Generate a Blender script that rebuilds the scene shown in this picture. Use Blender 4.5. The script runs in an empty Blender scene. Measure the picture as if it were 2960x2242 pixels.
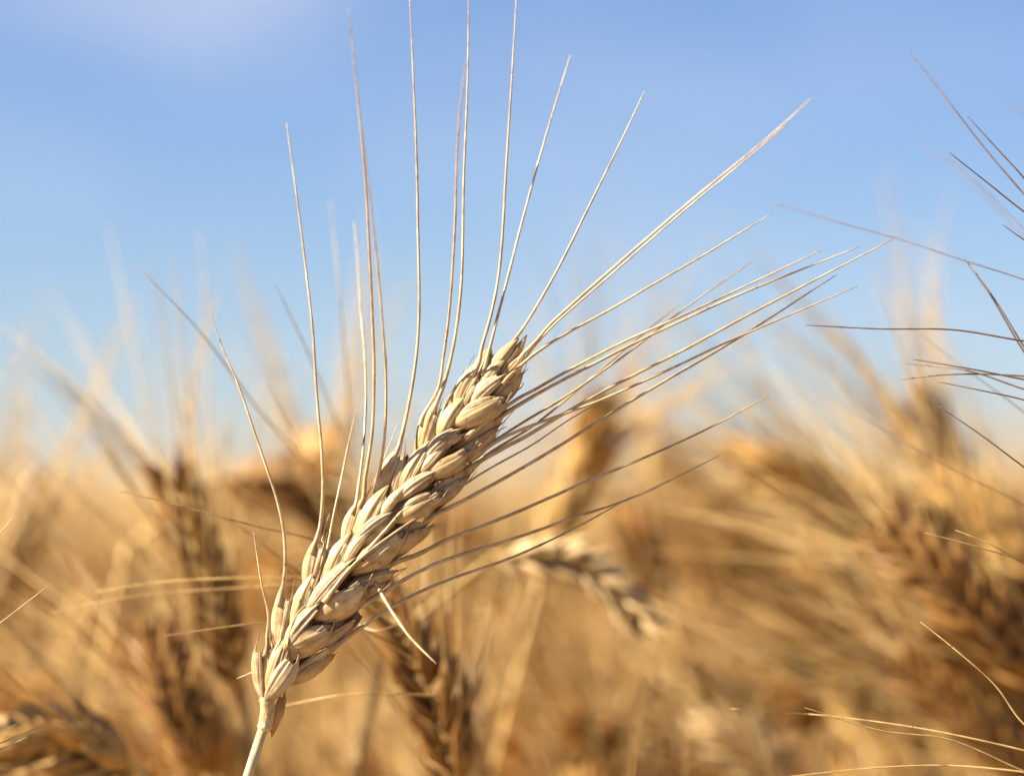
import bpy, math, random
import numpy as np
from mathutils import Vector, Matrix, noise

# ------------------------------------------------------------------ camera
S = bpy.context.scene
COL = S.collection
CAM_Y, CAM_Z, PITCH, FOCAL = -0.60, 0.86, math.radians(2.06), 110.0
cam_data = bpy.data.cameras.new("camera")
cam = bpy.data.objects.new("camera", cam_data)
COL.objects.link(cam)
cam.location = (0, CAM_Y, CAM_Z)
cam.rotation_euler = (math.pi / 2 + PITCH, 0, 0)
cam_data.lens = FOCAL
cam_data.sensor_width = 36
cam_data.sensor_fit = 'HORIZONTAL'
cam_data.clip_start = 0.02
cam_data.clip_end = 3000
cam_data.dof.use_dof = True
cam_data.dof.focus_distance = 0.600
cam_data.dof.aperture_fstop = 7.8
cam_data.dof.aperture_blades = 0
S.camera = cam

# ------------------------------------------------------------------ sun, sky, exposure
SUN_DIR = Vector((-0.79, -0.18, 0.59)).normalized()      # towards the sun
sun_d = bpy.data.lights.new("sun", 'SUN')
sun_d.energy = 5.0
sun_d.angle = math.radians(0.53)
sun_d.color = (1.0, 0.925, 0.79)
sun = bpy.data.objects.new("sun", sun_d)
COL.objects.link(sun)
sun.location = (-3, -2, 4)
sun.rotation_euler = (-SUN_DIR).to_track_quat('-Z', 'Y').to_euler()

W = bpy.data.worlds.new("World")
S.world = W
W.use_nodes = True
nt = W.node_tree
nt.nodes.clear()
out = nt.nodes.new("ShaderNodeOutputWorld")
bg = nt.nodes.new("ShaderNodeBackground")
sky = nt.nodes.new("ShaderNodeTexSky")
sky.sky_type = 'NISHITA'
sky.sun_disc = False
sky.sun_elevation = math.asin(SUN_DIR.z)
sky.sun_rotation = math.atan2(SUN_DIR.x, SUN_DIR.y)
sky.altitude = 600
sky.air_density = 1.0
sky.dust_density = 0.35
sky.ozone_density = 3.0
tint = nt.nodes.new("ShaderNodeMix")
tint.data_type = 'RGBA'
tint.blend_type = 'MULTIPLY'
tint.inputs[0].default_value = 1.0
tint.inputs[7].default_value = (0.775, 0.815, 1.00, 1)
# thin veils of high cloud
tc = nt.nodes.new("ShaderNodeTexCoord")
mp = nt.nodes.new("ShaderNodeMapping")
mp.inputs['Scale'].default_value = (3.2, 3.2, 9.0)
mp.inputs['Location'].default_value = (0.62, 0.0, 0.35)
cn = nt.nodes.new("ShaderNodeTexNoise")
cn.inputs['Scale'].default_value = 2.2
cn.inputs['Detail'].default_value = 3.0
cr = nt.nodes.new("ShaderNodeValToRGB")
cr.color_ramp.elements[0].position = 0.45
cr.color_ramp.elements[1].position = 0.80
cr.color_ramp.elements[0].color = (0, 0, 0, 1)
cr.color_ramp.elements[1].color = (0.20, 0.20, 0.20, 1)
cl = nt.nodes.new("ShaderNodeMix")
cl.data_type = 'RGBA'
cl.inputs[7].default_value = (6.6, 6.45, 7.2, 1)
bg.inputs['Strength'].default_value = 0.0505
# one soft cloud high on the left
cd = nt.nodes.new("ShaderNodeVectorMath")
cd.operation = 'SUBTRACT'
cd.inputs[1].default_value = (-0.098, 0.985, 0.166)
cs = nt.nodes.new("ShaderNodeVectorMath")
cs.operation = 'MULTIPLY'
cs.inputs[1].default_value = (15.0, 0.0, 27.0)
cw = nt.nodes.new("ShaderNodeVectorMath")
cw.operation = 'LENGTH'
cm = nt.nodes.new("ShaderNodeMapRange")
cm.interpolation_type = 'SMOOTHERSTEP'
cm.inputs['From Min'].default_value = 0.0
cm.inputs['From Max'].default_value = 1.25
cm.inputs['To Min'].default_value = 0.72
cm.inputs['To Max'].default_value = 0.0
cx = nt.nodes.new("ShaderNodeMath")
cx.operation = 'MULTIPLY_ADD'
cx.use_clamp = True
L = nt.links.new
L(tc.outputs['Generated'], cd.inputs[0])
L(cd.outputs[0], cs.inputs[0])
L(cs.outputs[0], cw.inputs[0])
L(cw.outputs['Value'], cm.inputs['Value'])
L(cm.outputs[0], cx.inputs[0])
L(cn.outputs['Fac'], cx.inputs[1])
L(cr.outputs[0], cx.inputs[2])
L(sky.outputs[0], tint.inputs[6])
L(tc.outputs['Generated'], mp.inputs['Vector'])
L(mp.outputs[0], cn.inputs['Vector'])
L(cn.outputs['Fac'], cr.inputs[0])
L(cx.outputs[0], cl.inputs[0])
L(tint.outputs[2], cl.inputs[6])
L(cl.outputs[2], bg.inputs['Color'])
L(bg.outputs[0], out.inputs['Surface'])

S.view_settings.view_transform = 'Standard'
S.view_settings.look = 'None'
S.view_settings.exposure = 1.48
S.view_settings.gamma = 1.0
S.cycles.use_denoising = True
S.cycles.max_bounces = 8
S.cycles.transparent_max_bounces = 8

# ------------------------------------------------------------------ from picture points to places
TILES = {'F': (0, 0, 2211 / 2960), 'N': (0, 0, 1.0), 'T1': (700, 1700, 4.1875), 'T2': (800, 1500, 4.1875), 'T3': (950, 1350, 4.1875),
         'T4': (1050, 1200, 4.1875), 'T5': (1150, 1050, 4.1875), 'T6': (1250, 920, 4.1875), 'A1': (1500, 840, 3.642),
         'A2': (900, 500, 2.7917), 'A3': (900, 0, 3.2217), 'A4': (2560, 380, 1.86), 'A5': (600, 1000, 2.791), 'Z1': (600, 1500, 2.257)}
K = 36.0 / FOCAL / 2960.0
CP, SP = math.cos(PITCH), math.sin(PITCH)


def at(tile, x, y, Y=0.0):
    ox, oy, s = TILES[tile]
    nx, ny = (ox + x / s - 1480) * K, -(oy + y / s - 1121) * K
    t = (Y - CAM_Y) / (CP - SP * ny)
    return Vector((nx * t, Y, CAM_Z + t * (SP + CP * ny)))


def pix(tile, v):                       # a length in tile pixels as metres at the focus plane
    return v / TILES[tile][2] * K * 0.6


# ------------------------------------------------------------------ materials
def new_mat(name):
    m = bpy.data.materials.new(name)
    m.use_nodes = True
    m.node_tree.nodes.clear()
    return m, m.node_tree.nodes, m.node_tree.links


def ramp(N, cols):
    r = N.new("ShaderNodeValToRGB")
    e = r.color_ramp.elements
    while len(e) < len(cols):
        e.new(0.5)
    for el, (p, c) in zip(e, cols):
        el.position = p
        el.color = (*c, 1)
    return r


def straw_mat(name, pale, mid, deep, streak, transl=0.18, rough=0.42, su=13.0, sv=1.6, bump=0.25, tip=None, hue_var=0.25, tr_col=None):
    al = (0.95, 0.985, 1.06) if 'field' in name or 'ear' in name or 'leaf' in name else (0.91, 0.93, 0.96)
    pale, mid, deep, streak = [tuple(c * k for c, k in zip(q, al)) for q in (pale, mid, deep, streak)]
    m, N, Lk = new_mat(name)
    o = N.new("ShaderNodeOutputMaterial")
    uv = N.new("ShaderNodeUVMap")
    oi = N.new("ShaderNodeObjectInfo")
    mapn = N.new("ShaderNodeMapping")
    mapn.inputs['Scale'].default_value = (su, sv, 1)
    addv = N.new("ShaderNodeVectorMath")
    addv.operation = 'ADD'
    sc = N.new("ShaderNodeVectorMath")
    sc.operation = 'SCALE'
    sc.inputs['Scale'].default_value = 37.0
    comb = N.new("ShaderNodeCombineXYZ")
    Lk.new(oi.outputs['Random'], comb.inputs[0])
    Lk.new(oi.outputs['Random'], comb.inputs[1])
    Lk.new(comb.outputs[0], sc.inputs[0])
    Lk.new(uv.outputs[0], mapn.inputs['Vector'])
    Lk.new(mapn.outputs[0], addv.inputs[0])
    Lk.new(sc.outputs[0], addv.inputs[1])
    n1 = N.new("ShaderNodeTexNoise")
    n1.inputs['Scale'].default_value = 1.0
    n1.inputs['Detail'].default_value = 5
    n1.inputs['Roughness'].default_value = 0.62
    Lk.new(addv.outputs[0], n1.inputs['Vector'])
    r1 = ramp(N, [(0.30, deep), (0.50, mid), (0.66, pale)])
    Lk.new(n1.outputs['Fac'], r1.inputs[0])
    # sparse greyish veins
    n2 = N.new("ShaderNodeTexNoise")
    n2.inputs['Scale'].default_value = 1.7
    n2.inputs['Detail'].default_value = 3
    mp2 = N.new("ShaderNodeVectorMath")
    mp2.operation = 'MULTIPLY'
    mp2.inputs[1].default_value = (1.6, 0.5, 1)
    Lk.new(addv.outputs[0], mp2.inputs[0])
    Lk.new(mp2.outputs[0], n2.inputs['Vector'])
    r2 = ramp(N, [(0.57, (0, 0, 0)), (0.70, (0.75, 0.75, 0.75))])
    Lk.new(n2.outputs['Fac'], r2.inputs[0])
    mx = N.new("ShaderNodeMix")
    mx.data_type = 'RGBA'
    mx.inputs[7].default_value = (*streak, 1)
    Lk.new(r2.outputs[0], mx.inputs[0])
    Lk.new(r1.outputs[0], mx.inputs[6])
    col = mx.outputs[2]
    # blotches that do not follow the veins
    tco = N.new("ShaderNodeTexCoord")
    n3 = N.new("ShaderNodeTexNoise")
    n3.inputs['Scale'].default_value = 420
    n3.inputs['Detail'].default_value = 4
    Lk.new(tco.outputs['Object'], n3.inputs['Vector'])
    r3 = ramp(N, [(0.36, (0.70, 0.60, 0.50)), (0.55, (1, 1, 1))])
    Lk.new(n3.outputs['Fac'], r3.inputs[0])
    mb = N.new("ShaderNodeMix")
    mb.data_type = 'RGBA'
    mb.blend_type = 'MULTIPLY'
    mb.inputs[0].default_value = 0.8
    Lk.new(col, mb.inputs[6])
    Lk.new(r3.outputs[0], mb.inputs[7])
    col = mb.outputs[2]
    n4 = N.new("ShaderNodeTexNoise")
    n4.inputs['Scale'].default_value = 1100
    n4.inputs['Detail'].default_value = 1
    Lk.new(tco.outputs['Object'], n4.inputs['Vector'])
    r4 = ramp(N, [(0.70, (1, 1, 1)), (0.76, (0.34, 0.26, 0.22))])
    Lk.new(n4.outputs['Fac'], r4.inputs[0])
    m4 = N.new("ShaderNodeMix")
    m4.data_type = 'RGBA'
    m4.blend_type = 'MULTIPLY'
    m4.inputs[0].default_value = 0.9
    Lk.new(col, m4.inputs[6])
    Lk.new(r4.outputs[0], m4.inputs[7])
    col = m4.outputs[2]
    if tip:
        sep = N.new("ShaderNodeSeparateXYZ")
        Lk.new(uv.outputs[0], sep.inputs[0])
        rt = ramp(N, [(0.84, (0, 0, 0)), (0.99, (0.7, 0.7, 0.7))])
        Lk.new(sep.outputs[1], rt.inputs[0])
        mt = N.new("ShaderNodeMix")
        mt.data_type = 'RGBA'
        mt.inputs[7].default_value = (*tip, 1)
        Lk.new(rt.outputs[0], mt.inputs[0])
        Lk.new(col, mt.inputs[6])
        col = mt.outputs[2]
    hv = N.new("ShaderNodeHueSaturation")
    mr = N.new("ShaderNodeMapRange")
    mr.inputs['To Min'].default_value = 1 - hue_var
    mr.inputs['To Max'].default_value = 1 + hue_var * 0.5
    Lk.new(oi.outputs['Random'], mr.inputs['Value'])
    Lk.new(mr.outputs[0], hv.inputs['Value'])
    Lk.new(col, hv.inputs['Color'])
    col = hv.outputs[0]
    p = N.new("ShaderNodeBsdfPrincipled")
    p.inputs['Roughness'].default_value = rough
    p.inputs['Specular IOR Level'].default_value = 0.35
    Lk.new(col, p.inputs['Base Color'])
    if bump:
        b = N.new("ShaderNodeBump")
        b.inputs['Strength'].default_value = bump
        b.inputs['Distance'].default_value = 0.0003
        Lk.new(n1.outputs['Fac'], b.inputs['Height'])
        Lk.new(b.outputs[0], p.inputs['Normal'])
    t = N.new("ShaderNodeBsdfTranslucent")
    if tr_col:
        tm = N.new("ShaderNodeMix")
        tm.data_type = 'RGBA'
        tm.blend_type = 'MULTIPLY'
        tm.inputs[0].default_value = 1
        tm.inputs[7].default_value = (*tr_col, 1)
        Lk.new(col, tm.inputs[6])
        Lk.new(tm.outputs[2], t.inputs['Color'])
    else:
        Lk.new(col, t.inputs['Color'])
    ms = N.new("ShaderNodeMixShader")
    ms.inputs[0].default_value = transl
    Lk.new(p.outputs[0], ms.inputs[1])
    Lk.new(t.outputs[0], ms.inputs[2])
    Lk.new(ms.outputs[0], o.inputs['Surface'])
    return m


M_LEMMA = straw_mat('lemma_straw', (0.853, 0.622, 0.320), (0.742, 0.505, 0.223), (0.527, 0.310, 0.115), (0.488, 0.301, 0.164), 0.16, 0.34, 9, 0.8, 0.6,
                    tip=(0.244, 0.121, 0.051), hue_var=0.16, tr_col=(1, 0.70, 0.36))
M_GLUME = straw_mat('glume_straw', (0.933, 0.728, 0.439), (0.792, 0.572, 0.293), (0.406, 0.243, 0.115), (0.365, 0.237, 0.164), 0.22, 0.38, 13, 0.7, 0.9,
                    tip=(0.284, 0.161, 0.083), hue_var=0.16, tr_col=(1, 0.70, 0.36))
M_PALEA = straw_mat('palea_straw', (0.933, 0.737, 0.412), (0.853, 0.639, 0.302), (0.691, 0.466, 0.164), (0.629, 0.446, 0.228), 0.24, 0.34, 12, 1.0, 0.35,
                    hue_var=0.08, tr_col=(1, 0.76, 0.42))
M_AWN = straw_mat('awn_straw', (0.88, 0.67, 0.37), (0.74, 0.53, 0.26), (0.40, 0.24, 0.12), (0.32, 0.20, 0.12), 0.10, 0.36, 3, 6, 0.2, hue_var=0.15)
M_DAWN = straw_mat('shaded_awn', (0.30, 0.18, 0.10), (0.19, 0.11, 0.06), (0.11, 0.058, 0.035), (0.12, 0.066, 0.045), 0.05, 0.4, 3, 6, 0.2, hue_var=0.15)  # dark brown carries the shade of the awn side turned to the camera
M_STEM = straw_mat('stem_straw', (0.84, 0.66, 0.36), (0.75, 0.55, 0.26), (0.52, 0.34, 0.14), (0.44, 0.28, 0.15), 0.05, 0.42, 8, 3, 0.35, hue_var=0.06)
M_DARK = straw_mat('shaded_brown_ear', (0.58, 0.30, 0.075), (0.42, 0.20, 0.045), (0.22, 0.095, 0.02), (0.28, 0.14, 0.04), 0.22, 0.5, 6, 1.2, 0.0,  # browner copy of the ear straw, with the ears' shade put into it
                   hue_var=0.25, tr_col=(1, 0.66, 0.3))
M_PALE = straw_mat('pale_ear', (0.86, 0.62, 0.30), (0.78, 0.52, 0.21), (0.60, 0.35, 0.11), (0.62, 0.40, 0.17), 0.22, 0.45, 6, 1.2, 0.0,
                   hue_var=0.15, tr_col=(1, 0.72, 0.4))
M_FIELD = straw_mat('field_ear_straw', (0.850, 0.541, 0.179), (0.739, 0.430, 0.118), (0.486, 0.241, 0.048), (0.547, 0.300, 0.081), 0.24, 0.5, 6, 1.2, 0.0,
                    hue_var=0.40, tr_col=(1, 0.70, 0.36))
M_FAWN = straw_mat('field_awn_straw', (0.891, 0.637, 0.268), (0.810, 0.541, 0.196), (0.607, 0.367, 0.106), (0.607, 0.386, 0.139), 0.25, 0.5, 3, 5, 0.0,
                   hue_var=0.3)
M_FSTEM = straw_mat('field_stem_straw', (0.829, 0.551, 0.187), (0.728, 0.454, 0.130), (0.526, 0.290, 0.062), (0.547, 0.319, 0.098), 0.1, 0.5, 5, 6, 0.0, hue_var=0.35)
M_LEAF = straw_mat('dry_leaf', (0.72, 0.49, 0.2), (0.60, 0.37, 0.125), (0.42, 0.23, 0.065), (0.46, 0.27, 0.1), 0.35, 0.55, 12, 2, 0.2, hue_var=0.3)


# ------------------------------------------------------------------ mesh helpers
class MB:
    """collects grids of quads; build() links them as ONE mesh object"""

    def __init__(self):
        self.v, self.f, self.uv = [], [], []

    def grid(self, rows, uvs, close=False):
        n0 = len(self.v)
        nr, nc = len(rows), len(rows[0])
        for r in rows:
            self.v.extend(r)
        flat = [q for r in uvs for q in r]
        for i in range(nr - 1):
            for j in range(nc - 1 + (1 if close else 0)):
                a, b = n0 + i * nc + j, n0 + i * nc + (j + 1) % nc
                self.f.append((a, b, b + nc, a + nc))
                k = i * nc + j
                kb = i * nc + (j + 1) % nc
                ub, ubn = flat[kb], flat[kb + nc]
                if close and j == nc - 1:
                    ub, ubn = (1.0, ub[1]), (1.0, ubn[1])
                self.uv.extend((flat[k], ub, ubn, flat[k + nc]))

    def fan(self, ring_start, n, tip, flip=False):
        t = len(self.v)
        self.v.append(tip)
        for j in range(n):
            a, b = ring_start + j, ring_start + (j + 1) % n
            self.f.append((b, a, t) if flip else (a, b, t))
            self.uv.extend(((j / n, 1), ((j + 1) / n, 1), (j / n, 1)))

    def mesh(self, name, mat):
        me = bpy.data.meshes.new(name)
        me.from_pydata([tuple(p) for p in self.v], [], self.f)
        ul = me.uv_layers.new(name='UVMap')
        ul.data.foreach_set('uv', [c for q in self.uv for c in q])
        me.polygons.foreach_set('use_smooth', [True] * len(me.polygons))
        me.materials.append(mat)
        me.update()
        return me

    def build(self, name, mat, parent=None):
        o = bpy.data.objects.new(name, self.mesh(name, mat))
        COL.objects.link(o)
        if parent:
            o.parent = parent
        return o


def tag(o, label=None, cat=None, group=None, kind=None):
    for k, v in (('label', label), ('category', cat), ('group', group), ('kind', kind)):
        if v:
            o[k] = v
    return o


def empty(name, loc=(0, 0, 0), parent=None):
    o = bpy.data.objects.new(name, None)
    o.empty_display_size = 0.01
    COL.objects.link(o)
    o.location = loc
    if parent:
        o.parent = parent
    return o


def spline(pts, n):
    """Catmull-Rom through pts, n samples spread by length"""
    P = [Vector(p) for p in pts]
    if len(P) == 2:
        return [P[0].lerp(P[1], i / (n - 1)) for i in range(n)]
    Q = [P[0] * 2 - P[1]] + P + [P[-1] * 2 - P[-2]]
    dense = []
    for i in range(1, len(Q) - 2):
        p0, p1, p2, p3 = Q[i - 1], Q[i], Q[i + 1], Q[i + 2]
        d01, d12, d23 = [max((a - b).length, 1e-6) ** 0.5 for a, b in ((p0, p1), (p1, p2), (p2, p3))]
        m1 = (p1 - p0) / d01 - (p2 - p0) / (d01 + d12) + (p2 - p1) / d12
        m2 = (p2 - p1) / d12 - (p3 - p1) / (d12 + d23) + (p3 - p2) / d23
        m1, m2 = m1 * d12, m2 * d12
        for k in range(24):
            t = k / 24
            t2, t3 = t * t, t * t * t
            dense.append(p1 * (2 * t3 - 3 * t2 + 1) + m1 * (t3 - 2 * t2 + t) + p2 * (-2 * t3 + 3 * t2) + m2 * (t3 - t2))
    dense.append(P[-1])
    L_ = [0.0]
    for a, b in zip(dense, dense[1:]):
        L_.append(L_[-1] + (b - a).length)
    res, k = [], 0
    for i in range(n):
        d = L_[-1] * i / (n - 1)
        while k < len(L_) - 2 and L_[k + 1] < d:
            k += 1
        u = (d - L_[k]) / max(L_[k + 1] - L_[k], 1e-9)
        res.append(dense[k].lerp(dense[k + 1], min(1, max(0, u))))
    return res


def tube(mb, path, rad, sides=6, jit=0.0, rng=random, flat=1.0, ang0=0.0, ridge=0.0):
    """rad: function of s in 0..1 -> metres"""
    n = len(path)
    rows, uvs = [], []
    ref = Vector((0.31, -0.83, 0.46))
    for i, p in enumerate(path):
        s = i / (n - 1)
        t = (path[min(i + 1, n - 1)] - path[max(i - 1, 0)]).normalized()
        a = t.cross(ref).normalized()
        b = a.cross(t).normalized()
        r = rad(s)
        row = []
        for j in range(sides):
            th = 2 * math.pi * j / sides + ang0
            q = r * (1 + (rng.uniform(-jit, jit) if jit else 0) + ridge * (j % 2) + 0.5 * ridge * (j % 3))
            row.append(p + a * (math.cos(th) * q) + b * (math.sin(th) * q * flat))
        rows.append(row)
        uvs.append([(j / sides, s) for j in range(sides)])
    st = len(mb.v)
    mb.grid(rows, uvs, close=True)
    mb.fan(st + (n - 1) * sides, sides, path[-1] + (path[-1] - path[-2]).normalized() * rad(1.0))
    mb.fan(st, sides, path[0], flip=True)


def husk(mb, kind, B, T, width, n, bow=0.0, arch=0.0, keel=0.0, seed=0, ns=30, nth=22, thick=0.00016, twist=0.0):
    """One scale of a spikelet from base B to tip T; n faces outward; bow pushes the middle sideways, arch pushes it out along n."""
    rng = random.Random(seed)
    a = T - B
    Ln = a.length
    a = a / Ln
    n = (n - a * n.dot(a)).normalized()
    l = a.cross(n)
    if kind == 'L':
        wrap, dr = math.radians(150), 0.29
    elif kind == 'P':
        wrap, dr = math.radians(125), 0.27
    else:
        wrap, dr = math.radians(100), 0.27
    ph = rng.uniform(0, 6.28)
    flare = rng.uniform(-0.03, 0.03)
    off = Vector((rng.uniform(0, 50), rng.uniform(0, 50), rng.uniform(0, 50)))
    nv = rng.choice((5, 6, 7))

    def prof(s):
        if kind == 'L':
            return max(0.0, (s + 0.012) ** 0.80 * (1.012 - s) ** 1.00 / 0.292)
        if kind == 'P':
            return max(0.0, (s + 0.02) ** 0.55 * (1.02 - s) ** 0.70 / 0.43)
        return max(0.0, (s + 0.015) ** 0.72 * max(1.04 - s, 0.012) ** 0.80 / 0.36)

    def point(s, th, inset):
        p = prof(s)
        if kind == 'L':
            p = max(p, 0.10 * min(1, s * 10))
        r = 1.0
        r += (0.17 if kind == 'G' else 0.05 + 0.10 * s) * noise.noise(Vector((th * 3.2, s * 0.9, 9)) + off) * min(1, s * 3)
        kd = th - keel * 0.9
        r += (0.24 if kind == 'G' else 0.13) * math.exp(-(kd / 0.17) ** 2) * min(1.0, 0.2 + s)
        for g in (-0.62, 0.62):
            r -= (0.10 if kind == 'G' else 0.075) * math.exp(-((th - g - 0.15 * math.sin(ph)) / 0.13) ** 2) * min(1.0, 0.25 + s * 1.3)
        nz = noise.noise(Vector((s * 3.0, th * 0.9, 0)) + off)
        nz2 = noise.noise(Vector((s * 9.0, th * 3.5, 4)) + off)
        r += 0.09 * nz + (0.035 if kind == 'G' else 0.022) * nz2
        hw, hd = width * 0.5 * p * r, width * dr * p * r
        tw = th + twist * s
        mid = 4 * s * (1 - s)
        c = B + a * (Ln * s) + l * (bow * mid + flare * Ln * s ** 3) + n * (arch * mid - hd * 0.12)
        return c + l * ((hw - inset) * math.sin(tw)) + n * ((hd - inset) * math.cos(tw))

    # ragged shoulder with a beak at the keel for glumes, closed point for the others
    ends = []
    for j in range(nth):
        th = -wrap + 2 * wrap * j / (nth - 1)
        if kind == 'G':
            e = 0.80 + 0.33 * math.exp(-((th - keel * 0.9) / 0.20) ** 2) + rng.uniform(-0.022, 0.022)
        elif kind == 'P':
            e = 0.97 + rng.uniform(-0.02, 0.02)
        else:
            e = 1.0 - rng.uniform(0, 0.04)
        ends.append(e)
    for inset, flip in ((0.0, False), (thick, True)):
        rows, uvs = [], []
        for i in range(ns):
            row, ur = [], []
            for j in range(nth):
                th = -wrap + 2 * wrap * j / (nth - 1)
                s = (i / (ns - 1)) ** 0.9 * ends[j]
                row.append(point(s, th, inset if i > 0 else 0))
                ur.append((j / (nth - 1), s))
            if flip:
                row, ur = row[::-1], ur[::-1]
            rows.append(row)
            uvs.append(ur)
        st = len(mb.v)
        mb.grid(rows, uvs)
        if not flip:
            outer = st
        else:                          # rim
            m_, k_ = nth, ns
            for j in range(nth - 1):
                mb.f.append((outer + (k_ - 1) * m_ + j, outer + (k_ - 1) * m_ + j + 1, st + (k_ - 1) * m_ + (m_ - 2 - j), st + (k_ - 1) * m_ + (m_ - 1 - j)))
                mb.uv.extend(((0.5, 1),) * 4)
            for i in range(ns - 1):
                for jo, ji in ((0, m_ - 1), (m_ - 1, 0)):
                    q = (outer + i * m_ + jo, outer + (i + 1) * m_ + jo, st + (i + 1) * m_ + ji, st + i * m_ + ji)
                    mb.f.append(q if jo else q[::-1])
                    mb.uv.extend(((0.5, i / ns),) * 4)


MATS = {'L': M_LEMMA, 'G': M_GLUME, 'P': M_PALEA}
NAMES = {'L': 'lemma', 'G': 'glume', 'P': 'palea'}

# ------------------------------------------------------------------ ground and far field
def sheet(name, x0, x1, y0, y1, nx, ny, zf, mat):
    mb = MB()
    rows = [[Vector((x0 + (x1 - x0) * i / nx, y0 + (y1 - y0) * (j / ny) ** 2, 0)) for i in range(nx + 1)] for j in range(ny + 1)]
    for r in rows:
        for p in r:
            p.z = zf(p.x, p.y)
    mb.grid(rows, [[(i / nx, j / ny) for i in range(nx + 1)] for j in range(ny + 1)])
    return mb.build(name, mat)


def ground_mat(name, a, b, scale):
    m, N, Lk = new_mat(name)
    o = N.new("ShaderNodeOutputMaterial")
    tcn = N.new("ShaderNodeTexCoord")
    ns_ = N.new("ShaderNodeTexNoise")
    ns_.inputs['Scale'].default_value = scale
    ns_.inputs['Detail'].default_value = 8
    r = ramp(N, [(0.35, a), (0.65, b)])
    p = N.new("ShaderNodeBsdfPrincipled")
    p.inputs['Roughness'].default_value = 0.9
    Lk.new(tcn.outputs['Object'], ns_.inputs['Vector'])
    Lk.new(ns_.outputs['Fac'], r.inputs[0])
    Lk.new(r.outputs[0], p.inputs['Base Color'])
    Lk.new(p.outputs[0], o.inputs['Surface'])
    return m


def ground_z(x, y):
    # level soil around the stalks, a gentle rise of ripe field beyond ten metres
    k = min(1.0, max(0.0, (y - 9.0) / 12.0))
    return 0.80 * k * k * (3 - 2 * k) + (0.012 * noise.noise(Vector((x * 3, y * 3, 0))) if y < 12 else 0.03 * noise.noise(Vector((x * 0.6, y * 0.6, 2))))


gnd = sheet('ground', -400, 400, -3, 900, 80, 120, ground_z, ground_mat('dry_soil', (0.16, 0.09, 0.035), (0.36, 0.22, 0.08), 9))
tag(gnd, kind='structure')

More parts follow.
